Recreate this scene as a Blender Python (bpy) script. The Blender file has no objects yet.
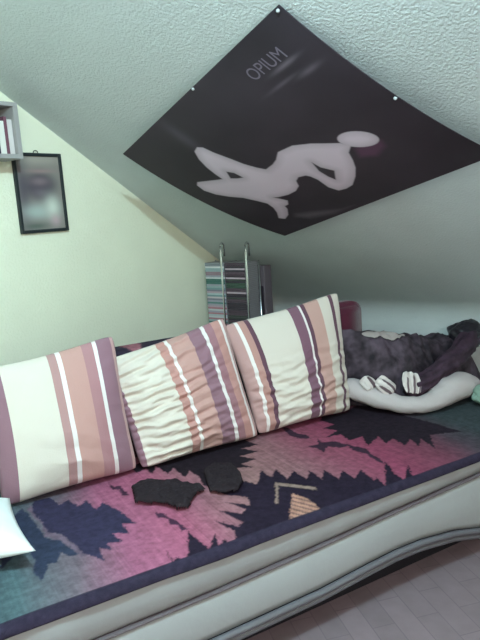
import bpy, bmesh, math, random
import numpy as np
from mathutils import Vector, Matrix, noise
from math import sin, cos, pi, radians, sqrt

random.seed(7)
scn = bpy.context.scene

# ------------------------------------------------------------------ camera
cam_d = bpy.data.cameras.new('camera')
cam = bpy.data.objects.new('camera', cam_d)
scn.collection.objects.link(cam)
scn.camera = cam
cam_d.sensor_fit = 'VERTICAL'
cam_d.sensor_height = 24.0
cam_d.lens = 24.0 * 620 / 640
cam_d.clip_start = 0.02
cam.matrix_world = (Matrix.Translation((2.46, -3.527, 1.45)) @ Matrix.Rotation(radians(38), 4, 'Z')
                    @ Matrix.Rotation(radians(80), 4, 'X') @ Matrix.Rotation(radians(-3.8), 4, 'Z'))

# ------------------------------------------------------------------ light
world = bpy.data.worlds.new('world')
scn.world = world
world.use_nodes = True
world.node_tree.nodes['Background'].inputs[0].default_value = (0.72, 0.66, 0.70, 1)
world.node_tree.nodes['Background'].inputs[1].default_value = 0.62

def lamp(name, kind, loc, energy, color, size=0.1, target=None):
    l = bpy.data.lights.new(name, kind)
    l.energy = energy
    l.color = color
    if kind == 'POINT':
        l.shadow_soft_size = size
    else:
        l.shape = 'DISK'
        l.size = size
    o = bpy.data.objects.new(name, l)
    o.location = loc
    if target is not None:
        o.rotation_euler = (Vector(target) - Vector(loc)).to_track_quat('-Z', 'Y').to_euler()
    scn.collection.objects.link(o)
    return o
lamp('ceiling_lamp_light', 'POINT', (1.95, -2.86, 2.40), 112, (0.58, 0.90, 1.0), 0.04)
lamp('fill_light', 'AREA', (3.6, -4.2, 2.2), 44, (1.0, 0.87, 0.88), 1.2, (1.6, -1.2, 0.4))  # unseen warm area lamp, added as fill from behind the camera

vs = scn.view_settings
vs.view_transform = 'Standard'
vs.look = 'None'
vs.gamma = 1
vs.use_curve_mapping = False
vs.exposure = 0.0

# ------------------------------------------------------------------ helpers
def lin(c):
    c = c / 255.0
    return c / 12.92 if c <= 0.04045 else ((c + 0.055) / 1.055) ** 2.4
def rgb(r, g, b):
    return (lin(r), lin(g), lin(b), 1)

def mat(name, col=None, rough=0.8, metal=0.0, attr=None, bump=0.0, bscale=60, var=0.0, vscale=6, spec=0.3, sheen=0.0, alpha=1, trans=0):
    m = bpy.data.materials.new(name)
    m.use_nodes = True
    nt = m.node_tree
    b = nt.nodes['Principled BSDF']
    b.inputs['Roughness'].default_value = rough
    b.inputs['Metallic'].default_value = metal
    b.inputs['Specular IOR Level'].default_value = spec
    b.inputs['Sheen Weight'].default_value = sheen
    b.inputs['Transmission Weight'].default_value = trans
    src = None
    if attr:
        a = nt.nodes.new('ShaderNodeVertexColor')
        a.layer_name = attr
        src = a.outputs['Color']
    elif col:
        b.inputs['Base Color'].default_value = col
    tc = nt.nodes.new('ShaderNodeTexCoord')
    if var > 0:
        n = nt.nodes.new('ShaderNodeTexNoise')
        n.inputs['Scale'].default_value = vscale
        n.inputs['Detail'].default_value = 5
        nt.links.new(tc.outputs['Object'], n.inputs['Vector'])
        mr = nt.nodes.new('ShaderNodeMapRange')
        mr.inputs[1].default_value = 0.3
        mr.inputs[2].default_value = 0.7
        mr.inputs[3].default_value = 1 - var
        mr.inputs[4].default_value = 1 + var
        nt.links.new(n.outputs['Fac'], mr.inputs[0])
        mx = nt.nodes.new('ShaderNodeVectorMath')
        mx.operation = 'SCALE'
        if src:
            nt.links.new(src, mx.inputs[0])
        else:
            mx.inputs[0].default_value = col[:3]
        nt.links.new(mr.outputs[0], mx.inputs['Scale'])
        src = mx.outputs[0]
    if src:
        nt.links.new(src, b.inputs['Base Color'])
    if bump > 0:
        n2 = nt.nodes.new('ShaderNodeTexNoise')
        n2.inputs['Scale'].default_value = bscale
        n2.inputs['Detail'].default_value = 6
        nt.links.new(tc.outputs['Object'], n2.inputs['Vector'])
        bp = nt.nodes.new('ShaderNodeBump')
        bp.inputs['Strength'].default_value = bump
        bp.inputs['Distance'].default_value = 0.01
        nt.links.new(n2.outputs['Fac'], bp.inputs['Height'])
        nt.links.new(bp.outputs[0], b.inputs['Normal'])
    return m

def link(name, me, m=None, parent=None, smooth=False):
    o = bpy.data.objects.new(name, me)
    scn.collection.objects.link(o)
    if m is not None:
        me.materials.append(m)
    if parent is not None:
        o.parent = parent
    if smooth:
        me.polygons.foreach_set('use_smooth', [True] * len(me.polygons))
    return o

def from_bm(name, bm, m=None, parent=None, smooth=False):
    bmesh.ops.recalc_face_normals(bm, faces=bm.faces)
    me = bpy.data.meshes.new(name)
    bm.to_mesh(me)
    bm.free()
    return link(name, me, m, parent, smooth)

def from_py(name, V, F, m=None, parent=None, smooth=True, cols=None):
    me = bpy.data.meshes.new(name)
    me.from_pydata([tuple(map(float, v)) for v in V], [], F)
    me.update()
    if cols is not None:
        a = me.color_attributes.new('col', 'FLOAT_COLOR', 'POINT')
        c = np.ones((len(V), 4), dtype=np.float32)
        c[:, :3] = cols
        a.data.foreach_set('color', c.ravel())
    return link(name, me, m, parent, smooth)

def add_box(bm, x0, x1, y0, y1, z0, z1, bev=0.0, seg=2):
    r = bmesh.ops.create_cube(bm, size=1)
    vs_ = r['verts']
    for v in vs_:
        v.co = Vector(((x0 + x1) / 2 + v.co.x * (x1 - x0), (y0 + y1) / 2 + v.co.y * (y1 - y0), (z0 + z1) / 2 + v.co.z * (z1 - z0)))
    if bev > 0:
        es = list({e for v in vs_ for e in v.link_edges})
        bmesh.ops.bevel(bm, geom=es, offset=bev, segments=seg, affect='EDGES', profile=0.5)

def box(name, dims, m, parent=None, bev=0.0, seg=2, smooth=False):
    bm = bmesh.new()
    add_box(bm, *dims, bev=bev, seg=seg)
    return from_bm(name, bm, m, parent, smooth)

def tube_data(pts, rad, nseg=12, V=None, F=None, squash=1.0):
    V = [] if V is None else V
    F = [] if F is None else F
    base = len(V)
    P = [Vector(p) for p in pts]
    n = len(P)
    for i, p in enumerate(P):
        t = (P[min(i + 1, n - 1)] - P[max(i - 1, 0)]).normalized()
        a = t.cross(Vector((0, 0, 1)))
        if a.length < 1e-3:
            a = t.cross(Vector((0, 1, 0)))
        a.normalize()
        b = a.cross(t).normalized()
        r = rad[i] if hasattr(rad, '__len__') else rad
        for j in range(nseg):
            th = 2 * pi * j / nseg
            V.append(p + a * r * cos(th) + b * r * squash * sin(th))
    for i in range(n - 1):
        for j in range(nseg):
            k = (j + 1) % nseg
            F.append((base + i * nseg + j, base + i * nseg + k, base + (i + 1) * nseg + k, base + (i + 1) * nseg + j))
    F.append(tuple(base + j for j in reversed(range(nseg))))
    F.append(tuple(base + (n - 1) * nseg + j for j in range(nseg)))
    return V, F

def interp(x, tab):
    return float(np.interp(x, [t[0] for t in tab], [t[1] for t in tab]))

def tag(o, label, cat, group=None):
    o['label'] = label
    o['category'] = cat
    if group:
        o['group'] = group
    return o

def struct(o):
    o['kind'] = 'structure'
    return o

def empty(name, loc, rz=0.0):
    o = bpy.data.objects.new(name, None)
    o.empty_display_size = 0.1
    o.location = loc
    o.rotation_euler = (0, 0, rz)
    scn.collection.objects.link(o)
    return o

# the sofa stands askew in the room: local x along its length, local y towards its back
SA = Vector((1.061, -2.811, 0))
SR = radians(67.4)
SM = Matrix.Translation(SA) @ Matrix.Rotation(SR, 4, 'Z')

def on_sofa(o):
    """mesh was modelled in sofa coordinates: give it an origin at its own base and stand it in the room"""
    me = o.data
    co = np.empty(len(me.vertices) * 3, dtype=np.float32)
    me.vertices.foreach_get('co', co)
    co = co.reshape(-1, 3)
    mn, mx_ = co.min(0), co.max(0)
    c = np.array([(mn[0] + mx_[0]) / 2, (mn[1] + mx_[1]) / 2, mn[2]], dtype=np.float32)
    me.vertices.foreach_set('co', (co - c).ravel())
    me.update()
    o.location = SM @ Vector([float(q) for q in c])
    o.rotation_euler = (0, 0, SR)
    return o

def inside(px, py, poly):
    """signed distance of points to a polygon outline, positive inside"""
    P = np.array(poly, dtype=float)
    Q = np.roll(P, -1, 0)
    d = np.full(px.shape, 1e9)
    c = np.zeros(px.shape, bool)
    for (x0, y0), (x1, y1) in zip(P, Q):
        dx, dy = x1 - x0, y1 - y0
        L = dx * dx + dy * dy + 1e-12
        t = np.clip(((px - x0) * dx + (py - y0) * dy) / L, 0, 1)
        d = np.minimum(d, np.hypot(px - x0 - t * dx, py - y0 - t * dy))
        cr = ((y0 > py) != (y1 > py)) & (px < dx * (py - y0) / (dy if abs(dy) > 1e-12 else 1e-12) + x0)
        c ^= cr
    return np.where(c, d, -d)

def paint(C, mask, col):
    m_ = np.clip(mask, 0, 1)[..., None]
    return C * (1 - m_) + np.array(col[:3]) * m_

def grid_faces(nx, ny):
    return [(j * nx + i, j * nx + i + 1, (j + 1) * nx + i + 1, (j + 1) * nx + i) for j in range(ny - 1) for i in range(nx - 1)]

def fbm(x, y, z=0.0, s=1.0, o=3):
    return noise.fractal(Vector((x * s, y * s, z * s)), 1.0, 2.0, o)

# ------------------------------------------------------------------ room shell
SL = 0.6236            # rise of the sloped ceiling per metre from the knee wall
KZ = 0.813             # height of the knee wall
def slope_z(y):
    return KZ - SL * y

wall_m = mat('gable_plaster', rgb(240, 240, 216), 0.92, bump=0.35, bscale=90, var=0.03, vscale=3)
slope_m = mat('woodchip_wallpaper', rgb(206, 214, 214), 0.9, bump=0.4, bscale=115, var=0.03, vscale=5)
FLAT = 2.62
YF = (KZ - FLAT) / SL
def prism_x(name, prof, x0, x1, m, smooth=False):
    bm = bmesh.new()
    a = [bm.verts.new((x0, y, z)) for y, z in prof]
    b = [bm.verts.new((x1, y, z)) for y, z in prof]
    bm.faces.new(a)
    bm.faces.new(b[::-1])
    for i in range(len(prof)):
        j = (i + 1) % len(prof)
        f = bm.faces.new((a[i], a[j], b[j], b[i]))
        f.smooth = smooth
    return from_bm(name, bm, m)
struct(prism_x('wall_left', [(0.1, 0), (0.1, KZ), (YF, FLAT + .1), (-5.0, FLAT + .1), (-5.0, 0)], -0.1, 0.0, wall_m))
struct(box('wall_back', (0.0, 4.6, 0.0, 0.1, 0, KZ - .10), slope_m))
struct(box('wall_right', (4.6, 4.7, -5.0, 0.1, 0, 2.6), wall_m))
struct(box('wall_front', (0, 4.6, -5.1, -5.0, 0, 2.6), wall_m))
fil = []
p0, p1, p2 = np.array([0, KZ - .10]), np.array([0, KZ]), np.array([-.10, slope_z(-.10)])
for i in range(25):
    t = i / 24
    q = (1 - t) ** 2 * p0 + 2 * t * (1 - t) * p1 + t * t * p2
    fil.append(tuple(q))
prof = fil + [(YF, FLAT), (-5.0, FLAT), (-5.0, FLAT + .1), (YF - .05, FLAT + .1), (.1, KZ + .05), (.1, KZ - .10)]
ceil = prism_x('ceiling', prof, 0.0, 4.6, slope_m)
struct(ceil)

# floor: grey-mauve laminate with staggered boards
fm = bpy.data.materials.new('laminate')
fm.use_nodes = True
nt = fm.node_tree
b = nt.nodes['Principled BSDF']
b.inputs['Roughness'].default_value = 0.55
tc = nt.nodes.new('ShaderNodeTexCoord')
mp = nt.nodes.new('ShaderNodeMapping')
mp.inputs['Rotation'].default_value = (0, 0, radians(38))
nt.links.new(tc.outputs['Object'], mp.inputs[0])
br = nt.nodes.new('ShaderNodeTexBrick')
br.inputs['Scale'].default_value = 1
br.inputs['Brick Width'].default_value = 0.26
br.inputs['Row Height'].default_value = 0.085
br.inputs['Mortar Size'].default_value = 0.002
br.inputs['Color1'].default_value = rgb(140, 120, 124)
br.inputs['Color2'].default_value = rgb(130, 112, 116)
br.inputs['Mortar'].default_value = rgb(120, 102, 108)
nt.links.new(mp.outputs[0], br.inputs['Vector'])
nz = nt.nodes.new('ShaderNodeTexNoise')
nz.inputs['Scale'].default_value = 14
nz.inputs['Detail'].default_value = 6
nt.links.new(mp.outputs[0], nz.inputs['Vector'])
mr = nt.nodes.new('ShaderNodeMapRange')
mr.inputs[3].default_value = .8
mr.inputs[4].default_value = 1.2
nt.links.new(nz.outputs['Fac'], mr.inputs[0])
vm = nt.nodes.new('ShaderNodeVectorMath')
vm.operation = 'SCALE'
nt.links.new(br.outputs['Color'], vm.inputs[0])
nt.links.new(mr.outputs[0], vm.inputs['Scale'])
nt.links.new(vm.outputs[0], b.inputs['Base Color'])
struct(box('floor', (-0.1, 4.7, -5.1, 0.1, -0.1, 0.0), fm))

# ------------------------------------------------------------------ outlines of woven and printed motifs (metres on the seat; 0-1 on the poster)
FIG = [(0.415,0.499),(0.397,0.465),(0.376,0.409),(0.361,0.346),(0.341,0.277),(0.331,0.225),(0.313,0.207),(0.283,0.216),(0.256,0.261),(0.238,0.319),(0.228,0.377),(0.224,0.419),(0.167,0.385),(0.117,0.355),(0.095,0.369),(0.086,0.418),(0.102,0.475),(0.135,0.531),(0.174,0.581),(0.199,0.643),(0.214,0.692),(0.203,0.738),(0.18,0.781),(0.141,0.828),(0.156,0.855),(0.198,0.834),(0.238,0.79),(0.251,0.762),(0.273,0.762),(0.297,0.734),(0.286,0.7),(0.273,0.672),(0.292,0.685),(0.338,0.7),(0.382,0.699),(0.419,0.679),(0.44,0.643),(0.466,0.629),(0.495,0.64),(0.503,0.659),(0.506,0.698),(0.493,0.771),(0.501,0.82),(0.531,0.829),(0.567,0.823),(0.618,0.779),(0.66,0.73),(0.687,0.684),(0.709,0.637),(0.742,0.61),(0.728,0.572),(0.69,0.535),(0.655,0.5),(0.6,0.462),(0.55,0.455),(0.533,0.453),(0.492,0.482),(0.46,0.494)]
HOLE1 = [(0.28,0.394),(0.298,0.424),(0.301,0.473),(0.277,0.46),(0.255,0.44)]
HOLE2 = [(0.576,0.589),(0.575,0.638),(0.594,0.692),(0.552,0.747),(0.549,0.708),(0.553,0.654)]
SMEAR2 = [(0.226,0.842),(0.296,0.88),(0.397,0.956),(0.454,0.966),(0.338,0.977),(0.229,0.935),(0.198,0.871)]
BLK = {
 'A': [(0.228,0.697),(0.289,0.691),(0.3,0.603),(0.34,0.631),(0.355,0.551),(0.393,0.581),(0.401,0.487),(0.436,0.527),(0.456,0.464),(0.465,0.448),(0.481,0.303),(0.443,0.332),(0.441,0.26),(0.396,0.286),(0.403,0.22),(0.357,0.239),(0.361,0.192),(0.329,0.231),(0.323,0.145),(0.279,0.232),(0.269,0.312),(0.25,0.388),(0.217,0.428),(0.219,0.51),(0.206,0.608)],
 'B': [(0.182,0.664),(0.191,0.602),(0.198,0.491),(0.205,0.39),(0.24,0.348),(0.267,0.234),(0.246,0.228),(0.221,0.274),(0.199,0.222),(0.174,0.227),(0.136,0.149),(0.126,0.205),(0.146,0.275),(0.143,0.332),(0.163,0.368),(0.127,0.373),(0.046,0.282),(0.071,0.436),(0.129,0.595)],
 'E': [(0.627,0.781),(0.635,0.699),(0.676,0.716),(0.68,0.651),(0.72,0.706),(0.728,0.602),(0.772,0.652),(0.77,0.533),(0.814,0.581),(0.814,0.509),(0.797,0.433),(0.823,0.308),(0.879,0.295),(0.959,0.306),(0.926,0.376),(0.959,0.49),(1.03,0.445),(1.004,0.504),(1.075,0.511),(1.042,0.578),(1.129,0.576),(1.093,0.648),(1.171,0.643),(1.155,0.718),(1.273,0.748),(1.255,0.832),(1.081,0.779),(0.861,0.78)],
 'F': [(0.797,0.433),(0.823,0.308),(0.878,0.236),(0.852,0.179),(0.793,0.253),(0.827,0.171),(0.801,0.147),(0.748,0.213),(0.776,0.097),(0.746,0.079),(0.705,0.168),(0.723,0.065),(0.695,0.003),(0.666,-0.005),(0.674,0.041),(0.641,0.007),(0.666,0.092),(0.611,0.015),(0.607,0.04),(0.601,0.157),(0.537,0.015),(0.527,0.008),(0.512,0.033),(0.487,0.019),(0.501,0.089),(0.476,-0.006),(0.691,-0.03),(0.921,-0.02),(1.178,-0.015),(1.432,-0.012),(1.438,-0.006),(1.506,0.088),(1.403,-0.0),(1.411,0.059),(1.472,0.177),(1.313,0.007),(1.342,0.081),(1.316,0.068),(1.341,0.173),(1.274,0.124),(1.282,0.209),(1.222,0.153),(1.234,0.259),(1.173,0.192),(1.183,0.287),(1.129,0.227),(1.135,0.326),(1.074,0.271),(1.088,0.375),(1.033,0.325),(1.037,0.403),(0.959,0.306),(0.926,0.376)],
 'G': [(1.603,0.753),(1.724,0.727),(1.921,0.806),(1.959,0.664),(1.907,0.509),(1.922,0.404),(1.937,0.205),(1.811,0.264),(1.71,0.142),(1.748,0.255),(1.677,0.197),(1.714,0.284),(1.642,0.24),(1.659,0.329),(1.597,0.306),(1.627,0.387),(1.525,0.336),(1.575,0.431),(1.504,0.427),(1.517,0.51),(1.447,0.521),(1.538,0.558),(1.503,0.622),(1.577,0.628),(1.561,0.714)],
 'H1': [(1.463,0.417),(1.445,0.331),(1.462,0.277),(1.446,0.224),(1.446,0.149),(1.471,0.204),(1.474,0.267),(1.497,0.317),(1.48,0.359)],
 'H2': [(1.37,0.752),(1.34,0.659),(1.349,0.587),(1.39,0.554),(1.402,0.607),(1.378,0.643),(1.391,0.734)],
 'H3': [(1.322,0.49),(1.344,0.442),(1.337,0.392),(1.387,0.436),(1.422,0.393),(1.465,0.386),(1.451,0.457),(1.398,0.486),(1.413,0.534),(1.371,0.478)],
 'I1': [(0.509,0.681),(0.501,0.61),(0.523,0.593),(0.515,0.537),(0.542,0.526),(0.535,0.573),(0.538,0.625),(0.516,0.631)],
 'I2': [(0.563,0.345),(0.558,0.296),(0.58,0.28),(0.572,0.227),(0.593,0.211),(0.587,0.167),(0.609,0.166),(0.604,0.202),(0.599,0.24),(0.591,0.271),(0.586,0.31)],
 'K': [(1.019,0.166),(1.035,0.115),(1.037,0.065),(1.027,0.001),(0.893,0.001)],
 'L1': [(1.021,0.279),(1.115,0.152),(1.101,0.133),(1.016,0.251)],
 'L2': [(1.021,0.279),(1.025,0.265),(0.937,0.133),(0.929,0.139)],
 'M': [(0.212,0.67),(0.236,0.497),(0.225,0.422),(0.257,0.366),(0.275,0.263),(0.289,0.204),(0.267,0.213),(0.255,0.285),(0.235,0.352),(0.205,0.405),(0.214,0.488),(0.194,0.636)],
}

# ------------------------------------------------------------------ sofa bed
vinyl = mat('pale_grey_upholstery', rgb(158, 155, 155), 0.6, bump=0.15, bscale=30, var=0.03, vscale=4, spec=.4)
groove_strip_m = mat('dark_groove_strip', rgb(100, 88, 92), 0.7)
rail_m = mat('dark_grey_rail', rgb(116, 112, 118), 0.35, metal=.3, spec=.5)
plinth_m = mat('plinth_dark', rgb(34, 30, 36), 0.9)
velour = mat('burgundy_velour', rgb(84, 28, 48), 0.9, sheen=.3, bump=.2, bscale=200, var=.12, vscale=12)

X0, X1 = -0.38, 2.50
sofa = empty('sofa_bed', SA, SR)
tag(sofa, 'pale grey upholstered sofa bed with burgundy back standing askew under the poster', 'sofa')

def groove_z(e):
    return interp(e, [(-.4, .285), (.26, .297), (.63, .302), (1.0, .315), (1.38, .335), (1.8, .350), (2.6, .37)])
def rail_z(e):
    return interp(e, [(-.4, .16), (.6, .166), (1.0, .173), (1.23, .19), (1.35, .197), (1.47, .194), (1.65, .172), (1.8, .135), (1.95, .12), (2.6, .12)])

def lengthwise(name, section, m, n=120, x0=X0, x1=X1, parent=None):
    """loft a closed y-z section along the sofa; section(e) returns the same number of points each time"""
    V, F = [], []
    k = None
    for i in range(n + 1):
        e = x0 + (x1 - x0) * i / n
        s = section(e)
        k = len(s)
        V += [(e, y, z) for y, z in s]
    for i in range(n):
        for j in range(k):
            l = (j + 1) % k
            F.append((i * k + j, i * k + l, (i + 1) * k + l, (i + 1) * k + j))
    F.append(tuple(range(k)))
    F.append(tuple(n * k + j for j in reversed(range(k))))
    return from_py(name, V, F, m, parent)

def mattress_sec(e):
    g = groove_z(e) + .004
    pk = .006 * fbm(e, 3.1, 0, 7) + .012 * math.exp(-((e - .93) / .05) ** 2) * sin(e * 150) * .25 + .012 * math.exp(-((e - 1.44) / .05) ** 2) * sin(e * 170) * .25
    return [(.84, g), (.03, g), (.012 + pk * .3, g + .004), (.002 + pk, g + .02), (-.004 + pk, (g + .43) / 2), (.000 + pk, .41), (.008, .426), (.03, .435), (.3, .436), (.84, .436)]
lengthwise('seat_mattress', mattress_sec, vinyl, parent=sofa)
def panel_sec(e):
    g = groove_z(e) - .004
    r = rail_z(e) - .004
    return [(.86, r), (.0, r), (-.002, r + .02), (-.002, g - .012), (.012, g), (.86, g)]
lengthwise('front_panel', panel_sec, vinyl, parent=sofa)
lengthwise('groove_strip', lambda e: [(.05, groove_z(e) - .0045), (.001, groove_z(e) - .0045), (-.004, groove_z(e)), (.001, groove_z(e) + .0045), (.05, groove_z(e) + .0045)], groove_strip_m, parent=sofa)  # dark strip filling the groove between mattress and front panel
def rail_sec(dz, r, y0):
    def f(e):
        z = rail_z(e) + dz
        return [(y0 + r * cos(a), z + r * .9 * sin(a)) for a in [2 * pi * q / 12 for q in range(12)]]
    return f
lengthwise('upper_rail', rail_sec(-.016, .013, -.008), rail_m, parent=sofa)
lengthwise('lower_rail', rail_sec(-.040, .014, .0), rail_m, parent=sofa)
bm = bmesh.new()
add_box(bm, X0 + .1, X1 - .08, .12, .80, 0.0, .12)
from_bm('plinth', bm, plinth_m, sofa)

# backrest: rounded top ends
def back_shape(x0, x1, y0, y1, z0, z1, r, off=0.0):
    pts = [(x0, z0)]
    for i in range(9):
        a = pi - i / 8 * pi / 2
        pts.append((x0 + r + r * cos(a), z1 - r + r * sin(a)))
    for i in range(9):
        a = pi / 2 - i / 8 * pi / 2
        pts.append((x1 - r + r * cos(a), z1 - r + r * sin(a)))
    pts.append((x1, z0))
    bm = bmesh.new()
    a = [bm.verts.new((x, y0, z)) for x, z in pts]
    b = [bm.verts.new((x, y1, z)) for x, z in pts]
    bm.faces.new(a)
    bm.faces.new(b[::-1])
    for i in range(len(pts)):
        j = (i + 1) % len(pts)
        bm.faces.new((a[i], a[j], b[j], b[i]))
    bmesh.ops.recalc_face_normals(bm, faces=bm.faces)
    es = [e for e in bm.edges if abs(e.verts[0].co.y - e.verts[1].co.y) < 1e-5]
    bmesh.ops.bevel(bm, geom=es, offset=.025, segments=3, affect='EDGES')
    return bm
from_bm('backrest', back_shape(-.34, 1.78, .868, .975, .14, .902, .05), velour, sofa, True)
from_bm('back_cushion', back_shape(1.783, 1.985, .862, .975, .14, .955, .06), velour, sofa, True)

# ------------------------------------------------------------------ woven blanket on the seat
blanket_m = mat('woven_wool', None, 0.95, attr='col', bump=.35, bscale=260, var=.22, vscale=45, spec=.1)
nx, ny = 640, 210
e_ = np.linspace(X0 + .01, X1 - .03, nx)
d_ = np.linspace(-.03, .85, ny)
E_, D_ = np.meshgrid(e_, d_)
wob = np.array([[fbm(e, d, 0, 2.3) for e in e_[::8]] for d in d_[::7]])
W_ = np.array([np.interp(e_, e_[::8], r) for r in wob])
W_ = np.array([np.interp(d_, d_[::7], W_[:, i]) for i in range(nx)]).T
def L3(*c):
    return np.array(rgb(*c)[:3])
keys = [(-.4, L3(78, 98, 104)), (.10, L3(92, 112, 118)), (.26, L3(126, 110, 120)), (.40, L3(178, 106, 134)), (.58, L3(186, 104, 130)), (.72, L3(170, 112, 124)), (.95, L3(170, 128, 126)),
        (1.15, L3(162, 114, 120)), (1.30, L3(162, 94, 112)), (1.50, L3(162, 80, 106)), (1.68, L3(136, 76, 94)), (1.84, L3(92, 78, 88)), (2.0, L3(72, 80, 84)), (2.6, L3(74, 82, 84))]
kx = np.array([k[0] for k in keys])
kc = np.array([k[1] for k in keys])
ee = E_ - .10 * (D_ - .25) + .05 * W_
C = np.stack([np.interp(ee, kx, kc[:, i]) for i in range(3)], -1)
# thin weft streaks
rs = np.random.RandomState(3)
C *= (1 + .05 * rs.randn(1, nx, 1))
navy = L3(44, 36, 60)
soft = .006
rj = np.random.RandomState(8)
jag = [np.repeat(np.repeat(rj.uniform(-.0035, .0035, (ny // 3 + 1, nx // 3 + 1)), 3, 0), 3, 1)[:ny, :nx] for _ in range(2)]
def stamp(C, key, col):
    return paint(C, inside(E_ + jag[0], D_ + jag[1], BLK[key]) / soft + .5, col)
C = stamp(C, 'M', L3(126, 104, 120))
for k, c in (('A', (62, 56, 82)), ('B', (60, 66, 88)), ('E', (46, 36, 44)), ('F', (46, 36, 52)), ('G', (48, 38, 48)), ('H1', (70, 48, 64)), ('H2', (70, 48, 64)), ('H3', (70, 48, 64)), ('I1', (80, 50, 72)), ('I2', (80, 50, 72))):
    C = stamp(C, k, L3(*c))
C = stamp(C, 'K', L3(206, 150, 130))
stripe = (np.sin((E_ * .55 + D_ * .25) * 420) > .3)[..., None] & (inside(E_, D_, BLK['K']) > 0)[..., None]
C = np.where(stripe, L3(150, 112, 104), C)
C = stamp(C, 'L1', L3(168, 140, 128))
C = stamp(C, 'L2', L3(168, 140, 128))
# dark woven border at the front edge and more dark motifs hidden towards the back
edge = np.clip(((.018 - np.clip(E_ - .9, 0, .6) * .015) - D_) / .004 + .5, 0, 1)
C = paint(C, edge, L3(58, 50, 68))
backz = np.clip((D_ - .78) / .01, 0, 1) * (np.sin(E_ * 26) > -.2)
C = paint(C, backz, navy)
C *= .80
Z_ = .445 + .003 * W_ + .0 * D_
Yg = D_.copy()
fr = D_ < 0.012
t = np.clip((.012 - D_) / .042, 0, 1)
Yg = np.where(fr, .012 - np.sin(t * pi / 2) * .026, D_)
Z_ = np.where(fr, Z_ - (1 - np.cos(t * pi / 2)) * .026 - .004 * np.abs(W_) * t, Z_)
V = np.stack([E_, Yg, Z_], -1).reshape(-1, 3)
bl = from_py('woven_blanket', V, grid_faces(nx, ny), blanket_m, cols=C.reshape(-1, 3))
sd = bl.modifiers.new('thickness', 'SOLIDIFY')
sd.thickness = .006
sd.offset = -1
on_sofa(bl)
tag(bl, 'pink, teal and navy zigzag patterned woven blanket spread over the sofa seat', 'blanket')

# blanket over the backrest
nx2, ny2 = 230, 70
x_ = np.linspace(-.30, 1.72, nx2)
s_ = np.linspace(0, 1, ny2)
prof = [(.857, .62), (.857, .80), (.857, .880), (.864, .903), (.885, .912), (.92, .914), (.96, .912), (.980, .903), (.986, .880), (.986, .80)]
pl = np.cumsum([0] + [math.dist(prof[i], prof[i + 1]) for i in range(len(prof) - 1)])
pl /= pl[-1]
Y2 = np.interp(s_, pl, [p[0] for p in prof])
Z2 = np.interp(s_, pl, [p[1] for p in prof])
XX, SS = np.meshgrid(x_, s_)
V = np.stack([XX, np.repeat(Y2[:, None], nx2, 1), np.repeat(Z2[:, None], nx2, 1)], -1).reshape(-1, 3)
C2 = np.tile(L3(52, 44, 58), (ny2, nx2, 1))
for cx in np.arange(-.28, 1.8, .17):
    dd = np.abs(XX - cx) / .05 + np.abs(SS - .55 - .2 * sin(cx * 20)) / .30
    C2 = paint(C2, (1 - dd) * 6, L3(150, 96, 104))
ob = from_py('throw_blanket', V, grid_faces(nx2, ny2), blanket_m, cols=C2.reshape(-1, 3))
on_sofa(ob)
tag(ob, 'dark patterned throw hanging over the sofa backrest behind the striped cushions', 'blanket')

# ------------------------------------------------------------------ cushions
def striped(name, stops):
    m = bpy.data.materials.new(name)
    m.use_nodes = True
    nt = m.node_tree
    b = nt.nodes['Principled BSDF']
    b.inputs['Roughness'].default_value = .9
    b.inputs['Specular IOR Level'].default_value = .15
    b.inputs['Sheen Weight'].default_value = .15
    a = nt.nodes.new('ShaderNodeAttribute')
    a.attribute_name = 'u'
    r = nt.nodes.new('ShaderNodeValToRGB')
    r.color_ramp.interpolation = 'CONSTANT'
    while len(r.color_ramp.elements) < len(stops):
        r.color_ramp.elements.new(.5)
    for el, (p, c) in zip(r.color_ramp.elements, stops):
        el.position = p
    for el, (p, c) in zip(r.color_ramp.elements, stops):
        el.color = rgb(*c)
    nt.links.new(a.outputs['Fac'], r.inputs[0])
    tc = nt.nodes.new('ShaderNodeTexCoord')
    n = nt.nodes.new('ShaderNodeTexNoise')
    n.inputs['Scale'].default_value = 220
    nt.links.new(tc.outputs['Object'], n.inputs['Vector'])
    bp = nt.nodes.new('ShaderNodeBump')
    bp.inputs['Strength'].default_value = .25
    bp.inputs['Distance'].default_value = .004
    nt.links.new(n.outputs['Fac'], bp.inputs['Height'])
    nt.links.new(bp.outputs[0], b.inputs['Normal'])
    nt.links.new(r.outputs[0], b.inputs['Base Color'])
    return m

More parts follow.
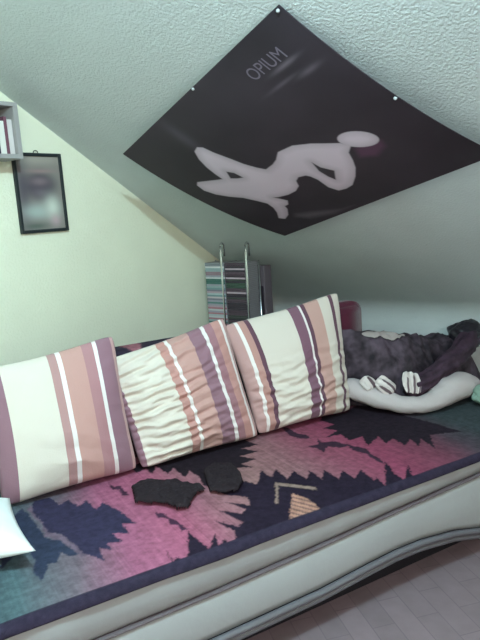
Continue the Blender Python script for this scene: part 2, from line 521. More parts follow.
def cushion(name, quad, th, m, wrinkle, n=110, pinch=.05, pw=2.4):
    """quad TL, TR, BR, BL in sofa coordinates; front side faces -y"""
    TL, TR, BR, BL = [np.array(q, float) for q in quad]
    nrm = np.cross(TR - BL, TL - BR)
    nrm /= np.linalg.norm(nrm)
    if nrm[1] > 0:
        nrm = -nrm
    V, F, U = [], [], []
    for side in (1, -1):
        for j in range(n + 1):
            for i in range(n + 1):
                s, t = 2 * i / n - 1, 2 * j / n - 1
                ss = s * (1 - pinch * (1 - t * t))
                tt = t * (1 - pinch * (1 - s * s))
                rc = 1 - .045 * (s * t) ** 8
                a, c = (ss * rc + 1) / 2, (tt * rc + 1) / 2
                p = (BL * (1 - a) + BR * a) * (1 - c) + (TL * (1 - a) + TR * a) * c
                h = ((1 - abs(s) ** pw) * (1 - abs(t) ** pw))
                h = max(h, 0) ** .55
                # sag: fuller below
                off = th * h * (1 - .16 * t)
                if side == 1:
                    off += wrinkle(s, t) * min(1, h * 2.2)
                else:
                    off = off * .62
                p = p + nrm * off * side
                V.append(p)
                U.append(min(max((s + 1) / 2, 0), 1))
    N1 = (n + 1) ** 2
    q = grid_faces(n + 1, n + 1)
    F = q + [tuple(N1 + k for k in reversed(f)) for f in q]
    me = bpy.data.meshes.new(name)
    me.from_pydata([tuple(map(float, v)) for v in V], [], F)
    a = me.attributes.new('u', 'FLOAT', 'POINT')
    a.data.foreach_set('value', U)
    bm = bmesh.new()
    bm.from_mesh(me)
    bmesh.ops.remove_doubles(bm, verts=bm.verts, dist=1e-5)
    bmesh.ops.recalc_face_normals(bm, faces=bm.faces)
    bm.to_mesh(me)
    bm.free()
    o = link(name, me, m, None, True)
    return on_sofa(o)

def ridge(x):
    return 1 - abs(2 * (x - math.floor(x)) - 1)
CR, RO, PU, DK, WH = (224, 212, 200), (196, 156, 152), (150, 112, 124), (108, 74, 88), (240, 230, 226)
st1 = [(0, PU), (.12, CR), (.46, (184, 142, 140)), (.52, WH), (.555, (198, 152, 144)), (.72, (178, 130, 134)), (.805, WH), (.838, PU), (.96, RO)]
st2 = [(0, PU), (.045, CR), (.40, (196, 146, 138)), (.465, WH), (.495, (198, 154, 146)), (.655, PU), (.765, WH), (.795, (166, 120, 128)), (.86, (196, 146, 138)), (.935, WH), (.96, RO)]
st3 = [(0, RO), (.075, WH), (.105, (190, 144, 136)), (.155, DK), (.19, CR), (.515, (132, 94, 110)), (.605, WH), (.625, DK), (.66, (204, 162, 152)), (.785, CR), (.88, DK), (.915, CR)]
def w1(s, t):
    v = .006 * fbm(s, t, 1.3, 1.6)
    v += .014 * ridge(.9 * s + 2.2 * t + .4 * fbm(s, t, 5, 1.5)) * math.exp(-((s - .1) ** 2 + (t + .6) ** 2) / .18)
    v += .014 * ridge(3.5 * t + .6 * s + .5 * fbm(s, t, 3, 2)) * max(0, s - .55)
    return v
def w2(s, t):
    left = min(1, max(0, (1.05 - s) / 1.2))
    v = .020 * (ridge(4.2 * t + 1.1 * (1 - s) * t - .5 * s + .7 * fbm(s * .8, t, 2, 2)) - .5) * left
    v += .010 * (ridge(8.5 * t - .8 * s + .6 * fbm(s, t, 8, 2)) - .5) * left
    v += .006 * fbm(s, t, 2.3, 1.6)
    v -= .02 * math.exp(-((s + .85) / .12) ** 2) * (1 - t * t)
    return v
def w3(s, t):
    lo = min(1, max(0, (.35 - t) / .6))
    v = .018 * (ridge(3.4 * t - .9 * s * s + .35 * s + .5 * fbm(s, t, 6, 1.5)) - .5) * lo
    v += .008 * (ridge(7.5 * t - 1.2 * s + .5 * fbm(s, t, 9, 2)) - .5) * lo
    v += .006 * fbm(s, t, 7.3, 1.5)
    return v
c1 = cushion('cushion', [(.120, .81, .945), (.632, .805, 1.000), (.640, .69, .458), (.115, .69, .452)], .085, striped('stripes_wide_cream', st1), w1)
tag(c1, 'striped cushion leftmost of three, with a broad smooth cream band', 'cushion', 'striped cushions along the sofa back')
c2 = cushion('cushion', [(.575, .84, .890), (1.140, .81, 1.000), (1.212, .69, .456), (.648, .69, .453)], .085, striped('stripes_crumpled', st2), w2)
tag(c2, 'crumpled striped cushion in the middle, cream side deeply wrinkled', 'cushion', 'striped cushions along the sofa back')
c3 = cushion('cushion', [(1.138, .84, .955), (1.780, .81, 1.035), (1.735, .69, .458), (1.205, .70, .458)], .085, striped('stripes_two_cream', st3), w3)
tag(c3, 'striped cushion on the right, cream and brown bands, beside the dark jacket', 'cushion', 'striped cushions along the sofa back')

# white pillow at the left end of the seat
white_m = mat('white_cotton', rgb(240, 242, 240), .85, bump=.15, bscale=14, var=.02, vscale=3)
V, F = [], []
n = 60
for side in (1, -1):
    for j in range(n + 1):
        for i in range(n + 1):
            s, t = 2 * i / n - 1, 2 * j / n - 1
            h = max(0, (1 - abs(s) ** 2.6) * (1 - abs(t) ** 2.6)) ** .5
            x = -.12 + .26 * s * (1 - .05 * (1 - t * t))
            y = .50 + .21 * t * (1 - .05 * (1 - s * s)) - .09 * s
            z = .515 + (.065 * h + .008 * fbm(s, t, 1, 2) * h if side == 1 else -.05 * h)
            V.append((x, y, z))
N1 = (n + 1) ** 2
q = grid_faces(n + 1, n + 1)
bm = bmesh.new()
me = bpy.data.meshes.new('white_pillow')
me.from_pydata(V, [], q + [tuple(N1 + k for k in reversed(f)) for f in q])
bm.from_mesh(me)
bmesh.ops.remove_doubles(bm, verts=bm.verts, dist=1e-5)
o = on_sofa(from_bm('white_pillow', bm, white_m, None, True))
tag(o, 'plain white pillow lying at the left end of the sofa seat', 'pillow')

# bed pillow sagging under the jacket
off_m = mat('worn_white_cotton', rgb(196, 184, 184), .9, bump=.4, bscale=22, var=.04, vscale=6)
ctrl = [(1.75, .765, .565, .02), (1.755, .755, .565, .05), (1.79, .70, .55, .062), (1.84, .61, .520, .056), (1.89, .53, .500, .048), (1.96, .470, .492, .044), (2.06, .460, .502, .056), (2.16, .475, .525, .076), (2.26, .485, .530, .080), (2.33, .495, .515, .058), (2.37, .50, .508, .045), (2.39, .50, .505, .015)]
tt = np.linspace(0, 1, len(ctrl))
P = np.array(ctrl)
ts = np.linspace(0, 1, 90)
pts = np.stack([np.interp(ts, tt, P[:, k]) for k in range(4)], -1)
for _ in range(4):
    pts[1:-1] = (pts[:-2] + 2 * pts[1:-1] + pts[2:]) / 4
V, F = tube_data([p[:3] for p in pts], [float(p[3]) for p in pts], 40, squash=.85)
V = [list(v) for v in V]
for i, v in enumerate(V):
    k = (i // 40) / 89
    a = 2 * pi * (i % 40) / 40
    w = .006 * (ridge(k * 9 + .6 * sin(a) + .5 * fbm(v[0], v[1], v[2], 9)) - .5)
    c = pts[min(i // 40, 89)]
    v[1] += (v[1] - c[1]) * w * 14
    v[2] += w + max(0, .452 - v[2]) * 1.0
    v[2] = max(v[2], .4535)
o = on_sofa(from_py('bed_pillow', V, F, off_m))
tag(o, 'off-white bed pillow sagging in the middle, squashed in front of the dark jacket', 'pillow')

# ------------------------------------------------------------------ jacket heap
jk_m = mat('jacket_fabric', None, .75, attr='col', bump=.3, bscale=60, spec=.3)
nx, ny = 190, 110
xs = np.linspace(1.745, 2.56, nx)
ys = np.linspace(.535, .845, ny)
V, Cc = [], []
top = [(1.745, .835), (1.95, .80), (2.1, .77), (2.3, .725), (2.56, .70)]
frontd = [(1.745, .80), (1.80, .77), (1.87, .69), (1.96, .60), (2.06, .55), (2.2, .54), (2.56, .56)]
for j, y in enumerate(ys):
    for i, x in enumerate(xs):
        b_ = (y - ys[0]) / (ys[-1] - ys[0])
        a_ = (x - xs[0]) / (xs[-1] - xs[0])
        yj = interp(x, frontd) * (1 - b_) + .853 * b_
        H = interp(x, top) - .455
        rise = 1 - (1 - min(1, b_ / .62)) ** 2.2
        endf = min(1, .35 + a_ / .06) ** .5 * min(1, (1 - a_) / .06) ** .5
        back = min(1, (1 - b_) / .10) ** .5
        f1 = ridge(2.3 * a_ * 2 + 1.4 * b_ + .8 * fbm(x, y, 1, 4)) - .5
        f2 = ridge(7 * a_ - 3 * b_ + .8 * fbm(x, y, 5, 6)) - .5
        hh = H * rise + (.030 * f1 + .016 * f2 + .015 * fbm(x, y, 2, 9)) * (.3 + .7 * math.sin(pi * min(1, b_ * 1.1)))
        z = .455 + max(.004, hh * endf * back)
        y0_ = y
        y = yj
        yy = y + .02 * f1 * (1 - b_) * b_
        V.append((x, yy, z))
        g = fbm(x, z, y, 14) + .5 * fbm(x, y, z, 40)
        c = L3(66, 55, 64) * (1 + 1.1 * g)
        c = np.maximum(c, L3(34, 28, 36))
        # pale lining showing on top
        q_ = ((x - 2.02) / .125) ** 2 + ((b_ - .62 - .05 * sin(x * 30)) / .13) ** 2
        if q_ < 1:
            c = L3(172, 160, 156)
        elif q_ < 1.35:
            c = L3(44, 34, 42)
        Cc.append(c)
        y = y0_
base = len(V)
V2 = [(v[0], v[1], .4545) for v in V]
rim = [i for i in range(nx)] + [j * nx + nx - 1 for j in range(1, ny)] + [(ny - 1) * nx + i for i in range(nx - 2, -1, -1)] + [j * nx for j in range(ny - 2, 0, -1)]
F = grid_faces(nx, ny)
Vb = V + [V2[i] for i in rim]
Cb = Cc + [Cc[i] for i in rim]
for k in range(len(rim)):
    l = (k + 1) % len(rim)
    F.append((rim[k], base + k, base + l, rim[l]))
F.append(tuple(base + k for k in range(len(rim))))
jk = from_py('jacket', Vb, F, jk_m, cols=np.array(Cb))
on_sofa(jk)
tag(jk, 'dark mottled jacket heaped on the right end of the sofa, pale lining on top', 'jacket')
def sleeve_cols(V, base, dark):
    out = []
    for v in V:
        g = fbm(v[0], v[1], v[2], 30)
        out.append(np.maximum(np.array(L3(*base)) * (1 + .6 * g), L3(*dark)))
    return np.array(out)
sp = [(2.53, .66, .700), (2.42, .60, .680), (2.30, .555, .650), (2.18, .530, .620), (2.08, .520, .590), (2.0, .520, .560), (1.95, .525, .535)]
pts = []
for i in range(60):
    t_ = i / 59 * (len(sp) - 1)
    k = min(int(t_), len(sp) - 2)
    f = t_ - k
    pts.append([sp[k][c] * (1 - f) + sp[k + 1][c] * f for c in range(3)])
pts = np.array(pts)
for _ in range(6):
    pts[1:-1] = (pts[:-2] + 2 * pts[1:-1] + pts[2:]) / 4
rad = [.056 - .020 * i / 59 + .003 * sin(i * .31) for i in range(60)]
V, F = tube_data(pts, rad, 48)
for i, v in enumerate(V):
    k, a = i // 48, 2 * pi * (i % 48) / 48
    w = .011 * (ridge(3.5 * a / pi + k * .035 + .5 * fbm(v[0], v[1], v[2], 6)) - .5) + .006 * fbm(v[0], v[1], v[2], 18)
    V[i] = Vector(v) + (Vector(v) - Vector(pts[k])).normalized() * w
sl = from_py('sleeve', V, F, jk_m, jk, cols=sleeve_cols(V, (62, 44, 58), (24, 18, 26)))
# child in jacket's own frame
sl.matrix_parent_inverse = Matrix.Identity(4)
off = SM.inverted() @ jk.location
sl.location = -off

# cream and dark striped cloth tucked against the sleeve: two folds
cl_m = mat('striped_cloth', None, .9, attr='col', bump=.2, bscale=80)
def cloth_fold(cx, cy, cz, lx, lz, tilt, nst):
    """a soft folded flap with rounded corners, leaning back against what is behind it"""
    V, F, C_ = [], [], []
    n = 36
    nrm = Vector((-.15, -.72, .68)).normalized()
    ax = Vector((1, 0, .1))
    ax = (ax - nrm * ax.dot(nrm)).normalized()
    ay = nrm.cross(ax)
    if ay.z < 0:
        ay = -ay
    ca, sa = cos(tilt), sin(tilt)
    ax, ay = ax * ca + ay * sa, ay * ca - ax * sa
    for side in (1, -1):
        for j in range(n + 1):
            for i in range(n + 1):
                s, t = 2 * i / n - 1, 2 * j / n - 1
                X = s * sqrt(max(0, 1 - .32 * t * t)) * lx
                Y = t * sqrt(max(0, 1 - .32 * s * s)) * lz
                hgt = (max(0, (1 - s ** 4) * (1 - t ** 4))) ** .5
                off = .013 * hgt + .004 * sin(s * nst + t * 1.5) + .005 * fbm(X + cx, Y, cz, 25)
                p = Vector((cx, cy, cz)) + ax * X + ay * Y + nrm * (off if side == 1 else -.004 * hgt + off * (1 - hgt))
                V.append(tuple(p))
                dark = sin(s * nst + .3) > .62 and t < .35 + .3 * sin(s * 5)
                C_.append(L3(104, 84, 90) if dark else L3(220, 208, 204))
    N1 = (n + 1) ** 2
    q = grid_faces(n + 1, n + 1)
    return V, q + [tuple(N1 + k for k in reversed(f)) for f in q], C_
V, F, C_ = [], [], []
for args in ((1.80, .640, .598, .040, .036, .2, 4), (1.862, .588, .583, .042, .050, .45, 7), (1.965, .520, .592, .046, .060, -.55, 9)):
    v, f, c = cloth_fold(*args)
    F += [tuple(len(V) + k for k in q) for q in f]
    V += v
    C_ += c
o = on_sofa(from_py('striped_cloth', V, F, cl_m, cols=np.array(C_)))
tag(o, 'small crumpled cream cloth with dark stripes lying against the dark jacket', 'cloth')

# black bag at the far right
bag_m = mat('black_bag_nylon', rgb(34, 30, 38), .35, bump=.5, bscale=18, spec=.5, var=.2)
V, F = [], []
n = 48
for j in range(n + 1):
    for i in range(n):
        th, ph = pi * j / n, 2 * pi * i / n
        x, y, z = sin(th) * cos(ph), sin(th) * sin(ph), cos(th)
        k = 1 + .16 * fbm(x, y, z, 1.6) + .05 * fbm(x, y, z + 5, 4)
        V.append((2.545 + x * .10 * k, .69 + y * .09 * k, .715 + z * .075 * k))
for j in range(n):
    for i in range(n):
        k = (i + 1) % n
        F.append((j * n + i, (j + 1) * n + i, (j + 1) * n + k, j * n + k))
bag = on_sofa(from_py('bag', V, F, bag_m))
tag(bag, 'crumpled shiny black bag on top of the jacket at the right edge', 'bag')
V, F = tube_data([(2.46 + .16 * i / 20, .64, .735 + .035 * sin(pi * i / 20)) for i in range(21)], .006, 10)
st = from_py('strap', V, F, bag_m, bag)
st.location = -(SM.inverted() @ bag.location)

tw = mat('pale_green_terry', rgb(150, 178, 162), .95, bump=.6, bscale=150)
V, F = [], []
n = 40
for j in range(n + 1):
    for i in range(n):
        th, ph = pi * j / n, 2 * pi * i / n
        x, y, z = sin(th) * cos(ph), sin(th) * sin(ph), cos(th)
        x, y, z = [math.copysign(abs(q) ** .6, q) for q in (x, y, z)]
        k = 1 + .08 * fbm(x, y, z, 2)
        V.append((2.36 + x * .13 * k, .345 + y * .075 * k, max(.4535, .500 + z * .048 * k)))
for j in range(n):
    for i in range(n):
        k = (i + 1) % n
        F.append((j * n + i, (j + 1) * n + i, (j + 1) * n + k, j * n + k))
o = on_sofa(from_py('towel', V, F, tw))
tag(o, 'pale green folded towel at the right photo edge beside the off-white pillow', 'towel')

# ------------------------------------------------------------------ socks
def flat_cloth(name, poly, h, m, seed, label, cat, group=None):
    P = np.array(poly)
    mn, mx_ = P.min(0) - .01, P.max(0) + .01
    st_ = .004
    xs = np.arange(mn[0], mx_[0], st_)
    ys = np.arange(mn[1], mx_[1], st_)
    XX, YY = np.meshgrid(xs, ys)
    D = inside(XX, YY, poly)
    keep = D > 0
    idx = -np.ones(XX.shape, int)
    V = []
    for j in range(len(ys)):
        for i in range(len(xs)):
            if keep[j, i]:
                idx[j, i] = len(V)
                a = min(1, D[j, i] / .022)
                z = .4525 + h * sqrt(1 - (1 - a) ** 2) * (1 + .45 * fbm(XX[j, i], YY[j, i], seed, 28))
                V.append((XX[j, i], YY[j, i], z))
    nT = len(V)
    F = []
    for j in range(len(ys) - 1):
        for i in range(len(xs) - 1):
            q = (idx[j, i], idx[j, i + 1], idx[j + 1, i + 1], idx[j + 1, i])
            if min(q) >= 0:
                F.append(tuple(int(k) for k in q))
    o = from_py(name, V, F, m)
    s = o.modifiers.new('thickness', 'SOLIDIFY')
    s.thickness = .003
    s.offset = -1
    on_sofa(o)
    return tag(o, label, cat, group)
sock_m = mat('black_cotton', rgb(46, 38, 42), .95, bump=.4, bscale=140, spec=.1)
flat_cloth('sock', [(.523, .423), (.557, .556), (.60, .575), (.65, .55), (.72, .485), (.775, .395), (.775, .36), (.735, .350), (.66, .272), (.625, .290), (.606, .349)], .022, sock_m, 1,
           'crumpled black sock nearer the front, below the middle cushion', 'sock', 'black socks dropped on the blanket')
flat_cloth('sock', [(.83, .497), (.862, .54), (.902, .545), (.966, .49), (.945, .40), (.915, .330), (.87, .285), (.816, .290), (.775, .335)], .020, sock_m, 4,
           'black sock crumpled on the blanket close to the middle cushion', 'sock', 'black socks dropped on the blanket')

# ------------------------------------------------------------------ poster
Nn = np.array([0, -.52914, -.84853])
pL, pT, pR, pB = [np.array(p) for p in ((.355, -1.588, 1.732), (1.434, -1.937, 2.020), (1.866, -1.326, 1.581), (.729, -.899, 1.314))]
BULGE = .035
def poster_pt(u, v, off=0.0):
    u = np.asarray(u)[..., None]
    v = np.asarray(v)[..., None]
    p = pL * (1 - u) * (1 - v) + pT * u * (1 - v) + pR * u * v + pB * (1 - u) * v
    return p + Nn * (BULGE * 4 * v * (1 - v) + off + .004)
poster_m = mat('poster_paper', None, .55, attr='col', spec=.3, bump=.02, bscale=6)
nu, nv = 420, 320
U_, V_ = np.meshgrid(np.linspace(0, 1, nu), np.linspace(0, 1, nv))
C = np.tile(L3(54, 46, 54), (nv, nu, 1))
cloud = np.array([[fbm(u, v, 3, 3.2) for u in np.linspace(0, 1, 60)] for v in np.linspace(0, 1, 60)])
ci = np.array([np.interp(np.linspace(0, 1, nu), np.linspace(0, 1, 60), r) for r in cloud])
ci = np.array([np.interp(np.linspace(0, 1, nv), np.linspace(0, 1, 60), ci[:, i]) for i in range(nu)]).T
C *= (1 + .35 * ci[..., None])
Um, Vm = U_ * 1.15, V_ * .85
def met(poly):
    return [(a * 1.15, b_ * .85) for a, b_ in poly]
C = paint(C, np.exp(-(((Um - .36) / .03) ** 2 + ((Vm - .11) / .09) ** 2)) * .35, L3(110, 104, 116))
C = paint(C, (inside(Um, Vm, met(SMEAR2)) / .03 + .3) * .55, L3(112, 104, 112))
C = paint(C, (inside(Um, Vm, met([(.735, .63), (.79, .62), (.835, .655), (.82, .70), (.76, .73), (.71, .69)])) / .02 + .3) * .8, L3(92, 62, 84))
sd_ = inside(Um, Vm, met(FIG))
head_ = [(.782 + .046 * cos(q) + .026 * sin(q), .598 + .050 * cos(q) - .040 * sin(q)) for q in [2 * pi * k / 28 for k in range(28)]]
sd_ = np.maximum(sd_, inside(Um, Vm, met(head_)))
sd_ = np.minimum(sd_, -inside(Um, Vm, met(HOLE1)))
sd_ = np.minimum(sd_, -inside(Um, Vm, met(HOLE2)))
tone = 1 + .10 * ci
figc = L3(214, 198, 212) * tone[..., None]
mk = np.clip(sd_ / .005 + .5, 0, 1)[..., None]
rimd = np.clip(sd_ / .035, 0, 1)[..., None] * .22 + .78
C = C * (1 - mk) + figc * rimd * mk
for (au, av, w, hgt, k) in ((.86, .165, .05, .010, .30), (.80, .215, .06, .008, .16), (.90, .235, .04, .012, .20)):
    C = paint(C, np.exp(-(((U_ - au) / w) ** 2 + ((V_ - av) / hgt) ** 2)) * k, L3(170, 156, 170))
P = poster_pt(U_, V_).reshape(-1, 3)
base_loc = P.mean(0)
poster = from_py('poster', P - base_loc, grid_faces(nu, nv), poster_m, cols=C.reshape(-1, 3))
poster.location = base_loc
s = poster.modifiers.new('thickness', 'SOLIDIFY')
s.thickness = .0015
s.offset = 0
tag(poster, 'large black poster of a pale reclining figure pinned diagonally to the sloped ceiling', 'poster')

# faint lettering printed along the poster's upper left edge
cu = bpy.data.curves.new('lettering', 'FONT')
cu.body = 'OPIUM'
cu.size = 1.0
tmp = bpy.data.objects.new('lettering', cu)
scn.collection.objects.link(tmp)
dg = bpy.context.evaluated_depsgraph_get()
me = bpy.data.meshes.new_from_object(tmp.evaluated_get(dg))
bpy.data.objects.remove(tmp)
bm = bmesh.new()
bm.from_mesh(me)
bmesh.ops.triangulate(bm, faces=bm.faces)
bmesh.ops.subdivide_edges(bm, edges=[e for e in bm.edges if e.calc_length() > .2], cuts=2)
wid = max(v.co.x for v in bm.verts)
for v in bm.verts:
    u = .742 + v.co.x / wid * .150
    vv = .142 - v.co.y * .078 + v.co.x / wid * .006
    v.co = Vector(poster_pt(u, vv, .0015) - base_loc)
letter_m = mat('faint_print', rgb(112, 102, 116), .6)
from_bm('lettering', bm, letter_m, poster)
pin_m = mat('pin_grey', rgb(170, 172, 172), .4)
for (u, v) in ((.985, .012), (.553, .006), (.992, .515)):
    bm = bmesh.new()
    bmesh.ops.create_uvsphere(bm, u_segments=12, v_segments=8, radius=.006)
    c = poster_pt(u, v, .002) - base_loc
    for q in bm.verts:
        q.co = Vector((q.co.x, q.co.y, q.co.z)) + Vector(c)
    from_bm('pin', bm, pin_m, poster, True)

# ------------------------------------------------------------------ framed picture on the gable
fy0, fy1, fz0, fz1 = -1.917, -1.663, 1.410, 1.762
pic = empty('framed_picture', (0.0, (fy0 + fy1) / 2, fz0), 0)
tag(pic, 'small black framed dark picture hanging on the left wall beside the shelf', 'picture')
frame_m = mat('black_frame', rgb(40, 46, 48), .45)
w, h, fw = fy1 - fy0, fz1 - fz0, .014
bm = bmesh.new()
add_box(bm, .001, .018, -w / 2, -w / 2 + fw, 0, h, .002, 1)
add_box(bm, .001, .018, w / 2 - fw, w / 2, 0, h, .002, 1)
add_box(bm, .001, .018, -w / 2 + fw, w / 2 - fw, 0, fw, .002, 1)
add_box(bm, .001, .018, -w / 2 + fw, w / 2 - fw, h - fw, h, .002, 1)
from_bm('frame', bm, frame_m, pic)
n1, n2 = 80, 110
A_, B_ = np.meshgrid(np.linspace(0, 1, n1), np.linspace(0, 1, n2))   # A left-right, B bottom-top
C = np.tile(L3(142, 136, 130), (n2, n1, 1))
def blob(C, a, b_, ra, rb, col, k=1.0, p=1.0):
    g = np.exp(-(((A_ - a) / ra) ** 2 + ((B_ - b_) / rb) ** 2) ** p) * k
    return paint(C, g, L3(*col))
C = blob(C, .5, .96, .6, .07, (172, 164, 152), .8)
C = blob(C, .10, .55, .16, .45, (92, 86, 96), .8)
C = blob(C, .5, .60, .40, .20, (78, 72, 82), .95, 2)
C = blob(C, .5, .66, .22, .06, (140, 122, 128), .8)
C = blob(C, .5, .50, .20, .07, (128, 116, 124), .6)
C = blob(C, .55, .80, .32, .03, (160, 134, 134), .8)
C = blob(C, .38, .25, .35, .10, (178, 190, 184), .9)
C = blob(C, .74, .30, .17, .15, (214, 220, 208), .95)
C = blob(C, .78, .12, .12, .08, (200, 168, 174), .7)
C = blob(C, .3, .05, .3, .05, (84, 98, 90), .8)
V = np.stack([np.full(A_.shape, .009), -w / 2 + fw + A_ * (w - 2 * fw), fw + B_ * (h - 2 * fw)], -1).reshape(-1, 3)
pm = mat('print_behind_glass', None, .25, attr='col', spec=.5)
from_py('print', V, grid_faces(n1, n2), pm, pic, cols=C.reshape(-1, 3))
V, F = tube_data([(.004, .012 * cos(a), h + .002 + .010 * sin(a)) for a in [pi * q / 10 for q in range(11)]], .002, 8)
from_py('hook', V, F, mat('hook_metal', rgb(90, 92, 90), .4, metal=.8), pic)

# ------------------------------------------------------------------ wall shelf at the far left
sh = empty('wall_shelf', (0, -2.15, 1.722), 0)
tag(sh, 'small grey box shelf on the left wall at the photo edge', 'shelf')
shm = mat('grey_shelf_board', rgb(164, 160, 158), .7, var=.05, vscale=10)
hw, hh, dp = .21, .225, .13
box('bottom_board', (.001, dp, -hw, hw, 0, .018), shm, sh, .001, 1)
box('top_board', (.001, dp, -hw, hw, hh - .016, hh), shm, sh, .001, 1)
box('side_panel', (.001, dp, hw - .022, hw, .018, hh - .016), shm, sh, .001, 1)
box('side_panel', (.001, dp, -hw, -hw + .022, .018, hh - .016), shm, sh, .001, 1)
box('back_panel', (.001, .008, -hw + .022, hw - .022, .018, hh - .016), shm, sh)
bk = [((214, 206, 204), .022, .14, 'white spined book rightmost on the wall shelf'), ((120, 78, 92), .014, .150, 'thin mauve book on the wall shelf, second from its right end'),
      ((226, 222, 214), .026, .132, 'thick cream book on the wall shelf, third from its right end'), ((60, 54, 66), .020, .160, 'dark book on the wall shelf, fourth from its right end'),
      ((170, 120, 126), .018, .140, 'pink book on the wall shelf, leftmost of its row')]
yy = -2.15 + hw - .024
for c, tk, ht, lab in bk:
    book = empty('book', (.01, yy - tk / 2, 1.741), 0)
    tag(book, lab, 'book', 'books on the wall shelf')
    cm = mat('book_cover', rgb(*c), .6)
    bm = bmesh.new()
    add_box(bm, 0, .10, -tk / 2, -tk / 2 + .002, 0, ht)
    add_box(bm, 0, .10, tk / 2 - .002, tk / 2, 0, ht)
    add_box(bm, .098, .101, -tk / 2, tk / 2, 0, ht)
    from_bm('cover', bm, cm, book)
    box('page_block', (.003, .0975, -tk / 2 + .0022, tk / 2 - .0022, .003, ht - .003), mat('pages', rgb(220, 214, 196), .9), book)
    yy -= tk + .001

# ------------------------------------------------------------------ CD rack in the corner
RX, RY = .086, -.80
rack = empty('cd_rack', (RX + .15, RY + .07, 0), 0)
tag(rack, 'slim wire CD rack with chrome posts standing in the corner behind the cushions', 'rack')
chrome = mat('chrome', rgb(214, 216, 220), .18, metal=1.0)
rk = mat('rack_grey', rgb(120, 116, 122), .5, metal=.3)
box('base', (-.16, .16, -.075, .075, 0, .03), rk, rack, .004)
box('shelf_plate', (-.15, .148, -.065, .068, .652, .664), rk, rack, .002, 1)
for x in (-.018, .160):
    V, F = tube_data([(x, -.066, .03), (x, -.066, .3), (x, -.066, .7), (x, -.066, 1.22), (x, -.066, 1.262), (x, -.060, 1.272), (x, -.05, 1.276), (x, -.04, 1.272), (x, -.034, 1.262), (x, -.034, 1.20)], .0055, 12)
    from_py('post', V, F, chrome, rack)
for x in (-.155, .160):
    V, F = tube_data([(x, .05, .03), (x, .05, .6), (x, .05, 1.168)], .005, 10)
    from_py('post', V, F, chrome, rack)
box('divider', (-.010, -.006, -.05, .066, .664, 1.165), rk, rack)
def cd_proto():
    root = empty('cd_case', (0, 0, 0), 0)
    return root
lt = [(196, 200, 200), (176, 190, 192), (150, 170, 172), (88, 128, 122), (120, 150, 150), (184, 160, 170), (70, 110, 104), (160, 160, 170), (130, 126, 140), (196, 182, 186)]
dkc = [(62, 50, 60), (52, 44, 56), (74, 58, 70), (60, 66, 62), (84, 66, 78)]
cmats = {}
def cmat(c):
    if c not in cmats:
        cmats[c] = mat('cd_spine', rgb(*c), .35, spec=.5)
    return cmats[c]
def cd_mesh(c):
    bm = bmesh.new()
    add_box(bm, -.0705, .0705, -.062, .062, .0003, .0101, .0008, 1)
    me = bpy.data.meshes.new('cd_case')
    bm.to_mesh(me)
    bm.free()
    me.materials.append(cmat((128, 124, 126)))
    me.materials.append(cmat(c))
    for p in me.polygons:
        if p.center.y < -.061:
            p.material_index = 1
    return me
meshes = {}
cname = {(196, 200, 200): 'pale grey', (176, 190, 192): 'light blue-grey', (150, 170, 172): 'blue-grey', (88, 128, 122): 'teal', (120, 150, 150): 'grey-teal', (184, 160, 170): 'pale pink',
         (70, 110, 104): 'dark teal', (160, 160, 170): 'lilac-grey', (130, 126, 140): 'grey-violet', (196, 182, 186): 'pinkish white', (62, 50, 60): 'dark mauve', (52, 44, 56): 'near-black',
         (74, 58, 70): 'plum', (60, 66, 62): 'dark grey-green', (84, 66, 78): 'dull purple', (214, 214, 214): 'bright white', (136, 140, 146): 'mid grey', (70, 112, 104): 'deep teal',
         (150, 126, 136): 'dusty mauve', (176, 120, 130): 'rose pink', (186, 166, 176): 'light pink', (54, 76, 66): 'dark green'}
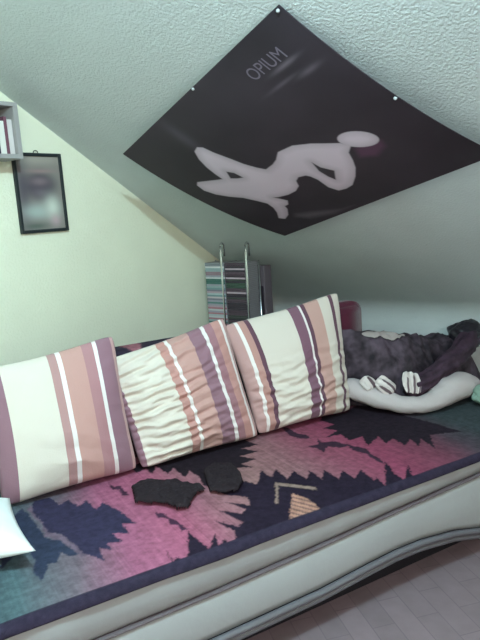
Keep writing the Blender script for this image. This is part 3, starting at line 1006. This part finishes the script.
ones = ['first', 'second', 'third', 'fourth', 'fifth', 'sixth', 'seventh', 'eighth', 'ninth', 'tenth', 'eleventh', 'twelfth', 'thirteenth', 'fourteenth', 'fifteenth', 'sixteenth', 'seventeenth', 'eighteenth', 'nineteenth']
def ordinal(i):
    n_ = i + 1
    if n_ == 1:
        return 'topmost'
    if n_ < 20:
        s_ = ones[n_ - 1]
    else:
        t_ = {2: ('twentieth', 'twenty-'), 3: ('thirtieth', 'thirty-'), 4: ('fortieth', 'forty-')}[n_ // 10]
        s_ = t_[0] if n_ % 10 == 0 else t_[1] + ones[n_ % 10 - 1]
    return s_ + ' from the top'
rnd = random.Random(5)
for col in (0, 1):
    cx = RX + .0735 + col * .148
    for k in range(5, 53):
        z = .6125 + k * .0104
        frm = (z - .6125) / .55
        if col == 0:
            c = rnd.choice(lt)
            if k == 50: c = (214, 214, 214)
            if k in (51, 52): c = (136, 140, 146)
            if 41 <= k <= 43: c = (70, 112, 104)
            if k in (46, 47): c = (150, 126, 136)
            if k < 30 and k % 3 == 0: c = (176, 120, 130)
            lab = cname[c] + ' CD case, ' + ordinal(52 - k) + ' of the rack\'s left column'
            grp = 'CD cases in the left column of the rack'
        else:
            c = rnd.choice(dkc)
            if k in (49, 44, 36): c = (186, 166, 176)
            if k in (39, 40, 41): c = (54, 76, 66)
            lab = cname[c] + ' CD case, ' + ordinal(52 - k) + ' of the rack\'s right column'
            grp = 'CD cases in the right column of the rack'
        if c not in meshes:
            meshes[c] = cd_mesh(c)
        o = bpy.data.objects.new('cd_case', meshes[c])
        scn.collection.objects.link(o)
        o.location = (cx + rnd.uniform(-.0006, .0006), RY + .072 + rnd.uniform(-.002, .002), z)
        tag(o, lab, 'CD case', grp)

# narrow case behind the rack
tc_ = empty('loudspeaker', (.362, -.648, 0), 0)
tag(tc_, 'narrow grey upright loudspeaker with a dark front, behind the CD rack', 'loudspeaker')
sg = mat('grey_mauve_case', rgb(100, 90, 96), .7)
box('cabinet', (-.075, .045, 0, .075, 0, 1.130), sg, tc_, .006)
box('grille', (-.066, .036, -.004, -.0005, .80, 1.015), mat('dark_grille', rgb(46, 38, 48), .8, bump=.5, bscale=400), tc_, .001, 1)
